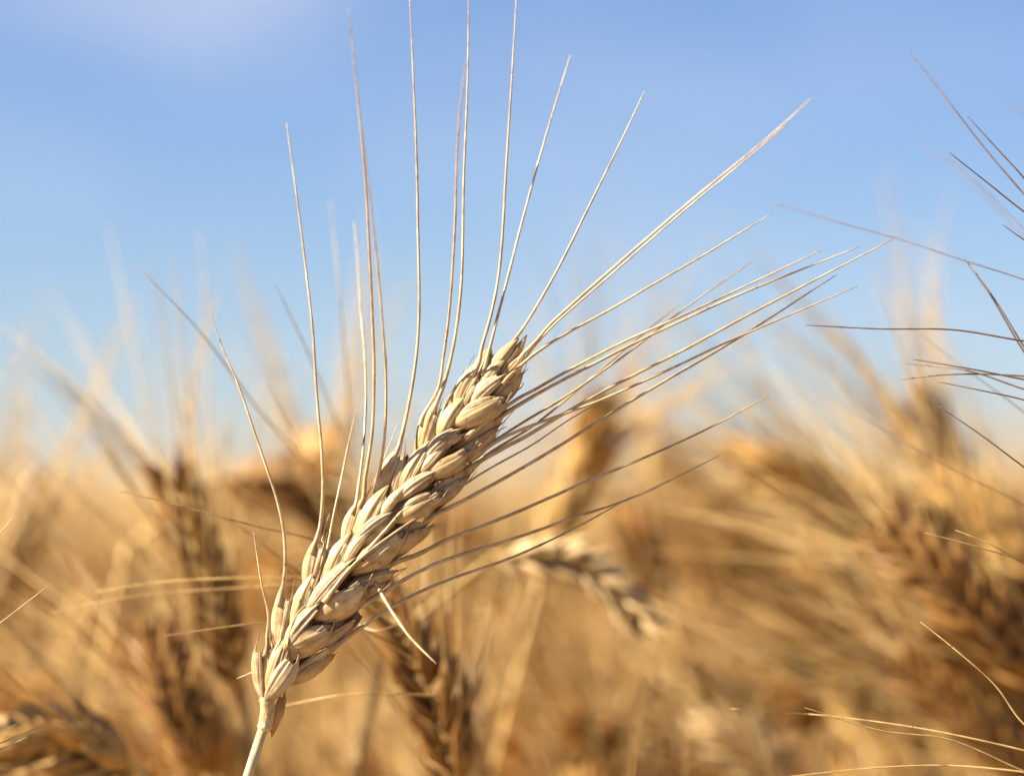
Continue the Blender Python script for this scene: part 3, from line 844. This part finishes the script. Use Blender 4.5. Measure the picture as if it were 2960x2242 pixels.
def build_stalk(root_xy, stem_pts, ear_pts, facing, label, group=None, n_spk=18, seed=0, awn_keep=1.0, awn_extra=None, leaf=None, awn_scale=1.0, rs=0.0014, spk_set=None, awn_mat=None, spk_scale=1.0):
    rng = random.Random(seed)
    root = empty('wheat_stalk', (root_xy[0], root_xy[1], 0))
    R0 = root.location.copy()
    tag(root, label, 'wheat', group)
    mb = MB()
    tube(mb, spline([R0] + stem_pts + [ear_pts[0]], 26), lambda s: rs - 0.0003 * s, 7)
    o = mb.build('stem', M_FSTEM, root)
    o.location = -R0
    path = spline(ear_pts, 40)
    mb = MB()
    tube(mb, path, lambda s: 0.0011 - 0.0006 * s, 6)
    o = mb.build('rachis', M_FSTEM, root)
    o.location = -R0
    for M4, aws in ear_frames(path, facing, n_spk, rng):
        s = bpy.data.objects.new('spikelet', rng.choice(spk_set or SPK_NEAR))
        COL.objects.link(s)
        s.parent = root
        s.matrix_local = Matrix.Translation(-R0) @ M4 @ Matrix.Scale(spk_scale, 4)
        for A in aws:
            if rng.random() > awn_keep:
                continue
            a_ = bpy.data.objects.new('awn', rng.choice(AWN_FIELD))
            COL.objects.link(a_)
            a_.parent = s
            a_.matrix_local = A @ Matrix.Scale(rng.uniform(0.75, 1.15) * awn_scale, 4)
    for pts, r in (awn_extra or []):
        mb = MB()
        tube(mb, spline(pts, 36), awn_radius(r), 6, 0.06, rng)
        o = mb.build('awn', awn_mat or M_AWN, root)
        o.location = -R0
    if leaf:
        mb = MB()
        leaf_strip(mb, [R0 + Vector(p) for p in leaf], 0.006, rng)
        o = mb.build('leaf', M_LEAF, root)
        o.location = -R0
    return root


def leaf_strip(mb, pts, w, rng):
    path = spline(pts, 22)
    rows, uvs = [], []
    ph = rng.uniform(0, 6)
    for i, p in enumerate(path):
        s = i / 21
        t = (path[min(i + 1, 21)] - path[max(i - 1, 0)]).normalized()
        a_ = Vector((math.cos(ph + s * 3), math.sin(ph + s * 3), 0.2))
        a_ = (a_ - t * a_.dot(t)).normalized()
        b_ = t.cross(a_)
        hw = w * (0.6 + 0.4 * min(1, s * 5)) * (1 - s ** 2.2) + 0.0002
        rows.append([p + a_ * (hw * (j - 3) / 3) + b_ * (hw * 0.5 * ((j - 3) / 3) ** 2) for j in range(7)])
        uvs.append([(j / 6, s) for j in range(7)])
    mb.grid(rows, uvs)


def spot(x, y, D):                        # a picture point (F) at distance behind the focus plane
    return at('F', x, y, D)


# stalks one can tell apart: label, depth, ear base, middle, tip (F picture points), facing, options
FACE_CAM, FACE_SIDE = Vector((0, -1, 0)), Vector((1, 0, 0))
SPECIAL = [
    ('dark brown wheat ear standing behind the lower stem, its awns pointing left', 0.095, (1000, 1720), (930, 1490), (815, 1262), Vector((1, -0.25, 0.2)), dict(n=17, seed=3, aw=0.35, m='d', ss=0.85)),
    ('dark upright wheat ear with a fan of blurred awns, well left of the sharp ear', 0.145, (520, 1480), (430, 1210), (362, 1000), FACE_SIDE, dict(n=17, seed=11, m='d', ss=.85)),
    ('short brown wheat ear low on the left, below the dark upright ear', 0.14, (455, 1690), (395, 1540), (345, 1385), Vector((0.5, -1, 0)), dict(n=16, seed=12, aw=0.6, m='d')),
    ('wheat ear lying almost flat at the lower left corner, its grains brightly lit', 0.11, (300, 1665), (150, 1610), (-60, 1640), Vector((0, -0.6, 1)), dict(n=16, seed=13, aw=0.5)),
    ('pale wheat ear rising at the left edge of the field', 0.30, (-25, 1340), (30, 1190), (78, 1050), FACE_CAM, dict(n=16, seed=14, m='p')),
    ('tawny upright wheat ear leaning right, just right of the sharp ear', 0.25, (1185, 1180), (1250, 1030), (1320, 880), Vector((0.35, -1, 0)), dict(n=17, seed=15, ss=.9)),
    ('drooping wheat ear with pale round grains in a curved row, right of the lower stem', 0.15, (1070, 1200), (1235, 1215), (1410, 1365), Vector((0.3, -0.3, 1)), dict(n=16, seed=16, aw=0.25, droop=1, m='p', ss=.72)),
    ('brown wheat ear drooping right, behind the left awns of the sharp ear', 0.26, (480, 1025), (620, 1050), (735, 1130), Vector((0, -0.5, 1)), dict(n=13, seed=17, aw=0.6, droop=1, m='d')),
    ('brown wheat ear lying along the crest of the right clump, pointing left', 0.28, (1900, 1150), (1745, 1050), (1585, 1000), Vector((0, -0.5, 1)), dict(n=16, seed=18)),
    ('wheat ear leaning left behind the right clump, below the pale tilted ear', 0.33, (2090, 1260), (1960, 1140), (1810, 1060), Vector((0, -0.7, 1)), dict(n=16, seed=31)),
    ('tan wheat ear leaning left under the crest of the right clump', 0.37, (1760, 1340), (1640, 1240), (1500, 1170), Vector((0, -1, .6)), dict(n=15, seed=32)),
    ('brown wheat ear low at the right, behind the curved sharp awns', 0.2, (2260, 1700), (2110, 1560), (1960, 1440), Vector((0.2, -1, .3)), dict(n=16, seed=33, m='d')),
    ('dark brown wheat ear between the drooping ear and the right clump', 0.30, (1440, 1300), (1400, 1210), (1375, 1120), FACE_CAM, dict(n=16, seed=19, m='d')),
    ('pale wheat ear tilted left, standing highest at the right side', 0.24, (2110, 1120), (2030, 990), (1960, 860), FACE_SIDE, dict(n=16, seed=20, m='p')),
    ('dark wheat ear slanting down to the right edge, orange brown grains', 0.15, (2260, 1480), (2100, 1300), (1900, 1140), Vector((0.3, -1, 0.3)), dict(n=17, seed=21, m='d')),
    ('dark wheat ear lying level near the bottom, right of the drooping ear', 0.33, (1800, 1545), (1600, 1500), (1420, 1515), Vector((0, -1, 0.5)), dict(n=16, seed=22, m='d')),
    ('light brown wheat ear behind the dark slanting one at the right edge', 0.22, (2250, 1240), (2160, 1130), (2050, 1060), FACE_CAM, dict(n=16, seed=23)),
    ('brown wheat ear above the dark slanting one, its base cut by the right edge', 0.25, (2290, 1330), (2130, 1205), (1975, 1105), Vector((0.2, -1, .4)), dict(n=17, seed=41, m='d')),
    ('brown wheat ear under the dark slanting one, reaching in from the right edge', 0.20, (2320, 1620), (2190, 1480), (2050, 1350), Vector((0.5, -1, .2)), dict(n=17, seed=42, m='d')),
    ('wheat ear nodding left in the middle of the right clump', 0.36, (1920, 1380), (1800, 1260), (1670, 1180), FACE_CAM, dict(n=16, seed=24)),
    ('golden wheat ear standing close behind the left awns of the sharp ear', 0.30, (700, 1180), (690, 1080), (690, 960), FACE_CAM, dict(n=16, seed=25)),
    ('pale upright wheat ear whose straight awns rise between the sharp ear and the drooping one', 0.21, (1015, 1780), (1005, 1620), (990, 1470), FACE_CAM, dict(n=16, seed=51, m='p', aw=1)),
    ('golden wheat ear standing low, straight under the drooping ear', 0.27, (1345, 1790), (1310, 1670), (1265, 1560), Vector((0.5, -1, 0)), dict(n=15, seed=52, aw=1)),
    ('golden wheat ear bending left above the two curved sharp awns at the bottom', 0.25, (1720, 1720), (1610, 1620), (1500, 1590), Vector((0.1, -0.6, 1)), dict(n=15, seed=53, aw=1, m='p')),
    ('wheat ear leaning left below the right clump, above the lowest sharp awns', 0.29, (1950, 1560), (1850, 1460), (1730, 1400), Vector((0.2, -0.8, .8)), dict(n=15, seed=54, aw=1)),
    ('tan wheat ear low at the bottom, left of the bent stem', 0.20, (560, 1720), (500, 1640), (430, 1590), FACE_CAM, dict(n=13, seed=26, aw=0.5)),
]
sx = random.Random(99)
EXTRA = {
    0: [([spot(845, 1300, .045), spot(690, 1172, .03), spot(550, 1135, .022), spot(400, 1095, .018), spot(252, 1057, .016)], 0.00030),
        ([spot(850, 1310, .05), spot(700, 1252, .045), spot(560, 1247, .042), spot(350, 1256, .042), spot(208, 1277, .045)], 0.00028),
        ([spot(870, 1360, .05), spot(720, 1265, .048), spot(560, 1267, .046), spot(300, 1286, .046), spot(110, 1322, .05)], 0.00028),
        ([spot(890, 1420, .05), spot(720, 1330, .034), spot(550, 1345, .024), spot(355, 1372, .022)], 0.00028),
        ([spot(945, 1500, .045), spot(850, 1497, .032), spot(740, 1500, .03), spot(600, 1525, .036)], 0.0003),
        ([spot(880, 1365, .04), spot(850, 1352, .030), spot(815, 1362, .028), spot(700, 1300, .05)], 0.0003)],
    1: [([spot(420, 1180, .17), spot(330, 1010, .15), spot(180, 850, .14), spot(0, 700, .15)], 0.0004),
        ([spot(400, 1120, .17), spot(330, 950, .16), spot(285, 740, .17), spot(235, 490, .19)], 0.00036),
        ([spot(415, 1150, .17), spot(300, 960, .19), spot(200, 800, .22), spot(110, 620, .24)], 0.00036),
        ([spot(410, 1150, .17), spot(340, 1000, .2), spot(240, 860, .22), spot(160, 690, .24)], 0.00036),
        ([spot(395, 1090, .17), spot(370, 900, .2), spot(350, 780, .22), spot(345, 620, .24)], 0.00036),
        ([spot(430, 1200, .17), spot(300, 1090, .2), spot(150, 970, .22), spot(40, 860, .24)], 0.00036),
        ([spot(390, 1080, .17), spot(400, 900, .16), spot(430, 750, .17), spot(475, 580, .19)], 0.0004)],
    20: [([spot(740, 1130, .20), spot(640, 980, .10), spot(540, 860, .06), spot(420, 702, .035), spot(298, 576, .03)], 0.0004),
         ([spot(780, 1100, .2), spot(730, 920, .10), spot(660, 750, .05), spot(593, 612, .04)], 0.0004),
         ([spot(760, 1080, .2), spot(752, 860, .10), spot(735, 650, .07), spot(713, 430, .08)], 0.0004),
         ([spot(720, 1110, .2), spot(660, 990, .10), spot(610, 890, .06), spot(575, 820, .05)], 0.0003)],
}
for k, (lab, D, b, mdl, t, fc, op) in enumerate(SPECIAL):
    rr = random.Random(op['seed'])
    pb, pm, pt = spot(*b, D), spot(*mdl, D + rr.uniform(-.006, .006)), spot(*t, D + rr.uniform(-.015, .015))
    tdir = (pm - pb).normalized()
    if op.get('droop'):                   # the stalk comes up from below and bends over into the ear
        e1 = pb - tdir * 0.02 + Vector((0, 0, -0.012))
        sp_ = [Vector((pb.x - 0.035, D + .01, .42)), Vector((pb.x - 0.036, D, pb.z - .07)), e1]
        rx = pb.x - 0.05
    else:
        e1 = pb - tdir * 0.03 + Vector((0, 0, -0.02))
        rx = pb.x - tdir.x * 0.14
        sp_ = [Vector((rx, D, .40)), Vector((rx * .4 + e1.x * .6, D, e1.z - .08)), e1]
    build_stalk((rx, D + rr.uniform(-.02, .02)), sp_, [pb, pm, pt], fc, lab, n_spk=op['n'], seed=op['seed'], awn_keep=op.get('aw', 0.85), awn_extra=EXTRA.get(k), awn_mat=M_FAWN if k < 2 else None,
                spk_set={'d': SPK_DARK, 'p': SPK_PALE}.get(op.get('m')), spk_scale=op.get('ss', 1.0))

# stalks whose ears stand just outside the frame and reach into it with their awns
SIDE = [
    ('wheat stalk past the upper right edge, sharp dark awns slanting down into view', 0.0, (2520, 900), (2440, 720), (2370, 560),
     [[(2400, 640, .0), (2290, 510, .004), (2130, 325, .012), (2060, 235, .016), (1966, 114, .024)], [(2380, 600, .0), (2211, 385, .002), (2150, 318, .003), (2083, 245, .006)],
      [(2420, 600, 0), (2211, 457, 0), (2130, 393, 0), (2049, 329, 0)], [(2400, 700, .01), (2211, 495, .03), (2110, 395, .045), (2045, 340, .055)],
      [(2420, 720, .01), (2211, 512, .045), (2090, 390, .07), (1985, 308, .08)], [(2500, 800, .0), (2350, 610, .0), (2211, 518, .0), (2165, 485, .0)],
      [(2450, 640, .01), (2350, 350, .05), (2211, 250, .07), (2150, 195, .09)]]),
    ('wheat stalk past the right edge, long awns reaching level into the sky', 0.01, (2540, 980), (2470, 850), (2400, 720),
     [[(2400, 680, .0), (2211, 604, .008), (2080, 562, .014), (1950, 519, .02), (1800, 477, .028), (1663, 436, .036)], [(2420, 760, .0), (2211, 736, .001), (2060, 712, .002), (1900, 710, .003), (1741, 702, .005)],
      [(2400, 850, .0), (2211, 819, .0), (2100, 797, .0), (1968, 775, .004)], [(2400, 840, .0), (2211, 812, .004), (2060, 808, .006), (1945, 819, .012)],
      [(2440, 930, .0), (2211, 863, .0), (2130, 845, .0), (2026, 824, .002)], [(2420, 905, .01), (2211, 840, .01), (2090, 800, .012), (1955, 785, .02)]]),
    ('wheat stalk past the right edge below the level awns, paired awns rising up', 0.02, (2560, 1250), (2490, 1060), (2420, 880),
     [[(2310, 900, .01), (2211, 760, .01), (2140, 640, .012), (2080, 555, .015)], [(2320, 900, .01), (2225, 770, .01), (2150, 650, .012), (2090, 565, .018)],
      [(2440, 1170, .0), (2211, 1008, .0), (2120, 940, .0), (2026, 876, .002)], [(2440, 1230, .02), (2211, 1090, .03), (2050, 1010, .035), (1845, 890, .05)],
      [(2380, 1040, .02), (2211, 890, .03), (2090, 800, .035), (1960, 700, .05)]]),
    ('wheat stalk past the lower right edge, curved awns bending into view', 0.0, (2600, 1790), (2520, 1650), (2440, 1530),
     [[(2330, 1640, .0), (2211, 1562, .0), (2150, 1480, .0), (2075, 1412, .0), (1988, 1342, .002)], [(2400, 1670, .004), (2211, 1619, .006), (2000, 1574, .008), (1800, 1546, .012), (1568, 1528, .018)],
      [(2400, 1740, .0), (2211, 1664, .0), (2050, 1596, .0), (1900, 1576, .0), (1738, 1527, .0)], [(2400, 1700, .006), (2211, 1666, .01), (2050, 1652, .012), (1900, 1656, .012), (1680, 1678, .012)],
      [(2420, 1300, .02), (2211, 1212, .012), (2110, 1180, .01), (1998, 1150, .01)], [(2420, 1340, .02), (2211, 1218, .012), (2140, 1175, .01), (2063, 1144, .012)]]),
    ('wheat stalk past the left edge, short sharp awn tips poking into view', 0.0, (-330, 1800), (-240, 1600), (-170, 1420),
     [[(-180, 1460, .0), (-60, 1235, .0), (0, 1152, .0), (30, 1115, .0)], [(-200, 1520, .0), (-60, 1390, .0), (0, 1345, .002), (106, 1263, .006)],
      [(-240, 1690, .0), (-80, 1636, .0), (0, 1604, .0), (87, 1568, .0)], [(-250, 1700, .0), (-80, 1650, .0), (0, 1617, .01), (60, 1590, .014)], [(-260, 1670, .0), (-80, 1610, .0), (0, 1580, .012), (40, 1560, .016)]]),
    ('wheat stalk past the left edge behind, long soft awn crossing the blue', 0.10, (-300, 1350), (-230, 1200), (-170, 1060),
     [[(330, 1330, .19), (210, 1180, .14), (110, 1070, .12), (-20, 950, .12)], [(-160, 1090, .1), (-60, 900, .1), (30, 780, .1), (60, 690, .11)]]),
]
for k, (lab, D, b, mdl, t, aws) in enumerate(SIDE):
    pb, pm, pt = spot(*b, D), spot(*mdl, D), spot(*t, D)
    tdir = (pm - pb).normalized()
    e1 = pb - tdir * 0.03
    rx = pb.x - tdir.x * 0.16
    if k == 5:
        aws = aws[1:]
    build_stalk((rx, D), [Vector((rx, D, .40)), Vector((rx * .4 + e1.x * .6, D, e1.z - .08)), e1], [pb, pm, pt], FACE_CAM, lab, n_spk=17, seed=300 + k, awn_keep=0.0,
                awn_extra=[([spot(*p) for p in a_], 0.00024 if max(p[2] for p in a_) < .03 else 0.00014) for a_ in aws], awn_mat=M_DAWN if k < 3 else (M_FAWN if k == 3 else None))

# ------------------------------------------------------------------ the field behind: prototypes copied as individuals
def proto_shape(seed, lean, droop):
    """stem and ear paths of a stalk rooted at the origin, about 0.85 m tall"""
    r = random.Random(seed)
    h = 0.775 + r.uniform(-.01, .01)
    stem = [Vector((0, 0, 0)), Vector((lean * .10, r.uniform(-.01, .01), h * .5)), Vector((lean * .5, 0, h * .88)), Vector((lean, 0, h))]
    d = Vector((math.sin(droop * .35), 0, math.cos(droop * .35)))
    ear = [stem[-1]]
    for i in range(8):
        a_ = droop * (.35 + .65 * (i + 1) / 8)
        ear.append(ear[-1] + Vector((math.sin(a_), r.uniform(-.001, .001), math.cos(a_))) * 0.0105)
    return stem, ear


PROTO_ARGS = [(1, .02, .25), (2, .05, .6), (3, .0, .05), (4, .06, 1.1), (5, .07, 1.9), (6, .03, .4), (7, .09, 1.5)]
stalk_labels = 'blurred golden bearded wheat stalk in the crowded field behind the sharp ear'
GROUP = 'wheat stalks crowding the field'


def coarse_parts(seed, lean, droop, ns, nth, nsp, n_awn_keep, sides, awn_n):
    """(stem MB, ear MB, beard MB)"""
    r = random.Random(seed)
    stem, ear = proto_shape(seed, lean, droop)
    path = spline(ear, 24)
    ms, me_, ma = MB(), MB(), MB()
    tube(ms, spline(stem, 12), lambda s: 0.0014 - 0.0003 * s, 4 if sides < 4 else 5)
    for q, (M4, aws) in enumerate(ear_frames(path, Vector((0.5, -0.86, 0)), nsp, r)):
        for (y, ang, w, Ls) in ((-0.0022, -.26, .0050, .0125), (0.0022, .26, .0050, .0125), (0, 0, .0048, .0108)):
            sub = MB()
            husk(sub, 'L', Vector((.0008, y * .4, 0)), Vector((.0036, y + math.sin(ang) * Ls * .8, Ls)), w, Vector((1, y * 260, .1)), 0, .0006, .2, seed=q, ns=ns, nth=nth, thick=0.0001)
            half = ns * nth
            n0 = len(me_.v)
            me_.v.extend(M4 @ v for v in sub.v[:half])
            nf = (ns - 1) * (nth - 1)
            me_.f.extend(tuple(i + n0 for i in f) for f in sub.f[:nf])
            me_.uv.extend(sub.uv[:nf * 4])
        for A in aws:
            if r.random() > n_awn_keep:
                continue
            Ln, b_ = r.uniform(.042, .066), r.uniform(-.01, .014)
            tube(ma, [M4 @ A @ Vector((b_ * (i / awn_n) ** 2, 0, Ln * i / awn_n)) for i in range(awn_n + 1)], lambda s: 0.00032 * (1 - s) ** .7 + .00006, sides)
    return ms, me_, ma


PROTOS = []
for (sd, lean, droop) in PROTO_ARGS:
    ms, me_, ma = coarse_parts(sd, lean, droop, 9, 8, 15, 0.9, 4, 6)
    ml = MB()
    rl = random.Random(sd + 60)
    sx_ = 1 if sd % 2 else -1
    leaf_strip(ml, [Vector((lean * .25, 0, .60)), Vector((lean * .3 + .03 * sx_, .015, .72)), Vector((.09 * sx_, .03, .775 + rl.uniform(-.02, .02))), Vector((.14 * sx_, .02, .75)),
                    Vector((.17 * sx_, .0, .68))], 0.005, rl)
    PROTOS.append((ms.mesh('stem', M_FSTEM), me_.mesh('ear', M_FIELD), ma.mesh('beard', M_FAWN), ml.mesh('leaf', M_LEAF)))

rf = random.Random(2024)


def field_stalk(x, y, rz, sc, tilt, proto):
    root = empty('wheat_stalk', (x, y, 0))
    root.rotation_euler = (tilt[0], tilt[1], rz)
    root.scale = (sc, sc, sc)
    tag(root, stalk_labels, 'wheat', GROUP)
    for nm, me in zip(('stem', 'ear', 'beard', 'leaf'), proto):
        o = bpy.data.objects.new(nm, me)
        COL.objects.link(o)
        o.parent = root
    return root


def half_width(y):
    return (y - CAM_Y) * 18.0 / FOCAL


FIELD_NEAR, FIELD_FAR = 0.22, 1.45
n_ind = 0
for _ in range(4000):
    if n_ind >= 185:
        break
    y = FIELD_NEAR + (FIELD_FAR - FIELD_NEAR) * rf.random() ** 0.8
    x = rf.uniform(-1, 1) * (half_width(y) + 0.05)
    if (-0.74 < x / half_width(y) < -0.50 and y < 0.5) or (-0.02 < x / half_width(y) < 0.30 and y < 0.36):
        continue
    top = 0.838 + rf.gauss(0, 0.013) + 0.004 * y - (0.022 if y < 0.45 else 0.0)
    fx = x / half_width(y)
    top += 0.010 * max(0, fx - 0.15) / 0.85 - (0.012 if -0.2 < fx < 0.45 and y < 0.7 else 0)
    p = rf.randrange(len(PROTOS))
    hgt = max(v.co.z for v in PROTOS[p][1].vertices)
    field_stalk(x, y, rf.uniform(0, 6.28) if rf.random() < .3 else rf.gauss(3.0, .7), top / hgt, (rf.gauss(0, .03), rf.gauss(0, .03)), PROTOS[p])
    n_ind += 1

for i in range(34):
    y = rf.uniform(0.20, 0.46)
    fx = rf.uniform(-1.05, 1.05)
    if -0.74 < fx < -0.50 or -0.02 < fx < 0.30:
        continue
    top = CAM_Z - 0.036 - 0.052 * (y + 0.6) + rf.uniform(-0.004, 0.022)
    p = rf.choice((1, 0, 5, 1, 5, 3))
    hgt = max(v.co.z for v in PROTOS[p][1].vertices)
    field_stalk(fx * half_width(y), y, rf.gauss(2.9, .8), top / hgt, (rf.gauss(0, .04), rf.gauss(0, .04)), PROTOS[p])

# the rest of the crop, which reads as one mass
rm = np.random.default_rng(7)
arrs = []
for (sd, lean, droop) in PROTO_ARGS:
    ms, me_, ma = coarse_parts(sd + 40, lean, droop, 5, 5, 14, 0.7, 3, 3)
    V = np.array([tuple(v) for v in ms.v + me_.v + ma.v], dtype=np.float32)
    o1, o2 = len(ms.v), len(ms.v) + len(me_.v)
    F = [f for f in ms.f] + [tuple(i + o1 for i in f) for f in me_.f] + [tuple(i + o2 for i in f) for f in ma.f]
    lens = np.array([len(f) for f in F], dtype=np.int32)
    idx = np.array([i for f in F for i in f], dtype=np.int32)
    mi = np.array([0] * len(ms.f) + [1] * len(me_.f) + [2] * len(ma.f), dtype=np.int32)
    arrs.append((V, idx, lens, mi, float(V[:, 2].max())))
spots = []
while len(spots) < 2100:
    y = float(FIELD_FAR + (9.0 - FIELD_FAR) * rm.random() ** 1.9)
    x = float(rm.uniform(-1, 1) * (half_width(y) * 1.5 + 0.1))
    spots.append((x, y))
while len(spots) < 2500:
    y, x = float(rm.uniform(0.2, FIELD_FAR)), float(rm.uniform(-1.1, 1.1))
    if abs(x) > half_width(y) + 0.07:
        spots.append((x, y))
Vs, Is, Ls_, Ms, off = [], [], [], [], 0
for x, y in spots:
    V, idx, lens, mi, hz = arrs[rm.integers(len(arrs))]
    rz = rm.uniform(0, 6.28) if rm.random() < .3 else rm.normal(3.0, .7)
    s = (0.845 + rm.normal(0, .016) + 0.004 * min(y, 4)) / (hz - .03)
    c_, s_ = math.cos(rz), math.sin(rz)
    R = np.array([[c_, -s_, 0], [s_, c_, 0], [0, 0, 1]], dtype=np.float32) * s
    Vs.append(V @ R.T + np.array([x, y, 0], dtype=np.float32))
    Is.append(idx + off)
    Ls_.append(lens)
    Ms.append(mi)
    off += len(V)
Vs, Is, Ls_, Ms = np.concatenate(Vs), np.concatenate(Is), np.concatenate(Ls_), np.concatenate(Ms)
me = bpy.data.meshes.new('wheat_crop')
me.vertices.add(len(Vs))
me.vertices.foreach_set('co', Vs.ravel())
me.loops.add(len(Is))
me.loops.foreach_set('vertex_index', Is)
me.polygons.add(len(Ls_))
me.polygons.foreach_set('loop_start', np.concatenate(([0], np.cumsum(Ls_)[:-1])).astype(np.int32))
me.polygons.foreach_set('loop_total', Ls_)
me.polygons.foreach_set('material_index', Ms)
me.polygons.foreach_set('use_smooth', np.ones(len(Ls_), dtype=bool))
me.uv_layers.new(name='UVMap')
me.update(calc_edges=True)
for m in (M_FSTEM, M_FIELD, M_FAWN):
    me.materials.append(m)
crop = bpy.data.objects.new('wheat_crop', me)
COL.objects.link(crop)
tag(crop, 'ripe wheat crop fading into one golden blur towards the horizon', 'wheat field', kind='stuff')
print('objects', len(bpy.data.objects), 'crop faces', len(Ls_))
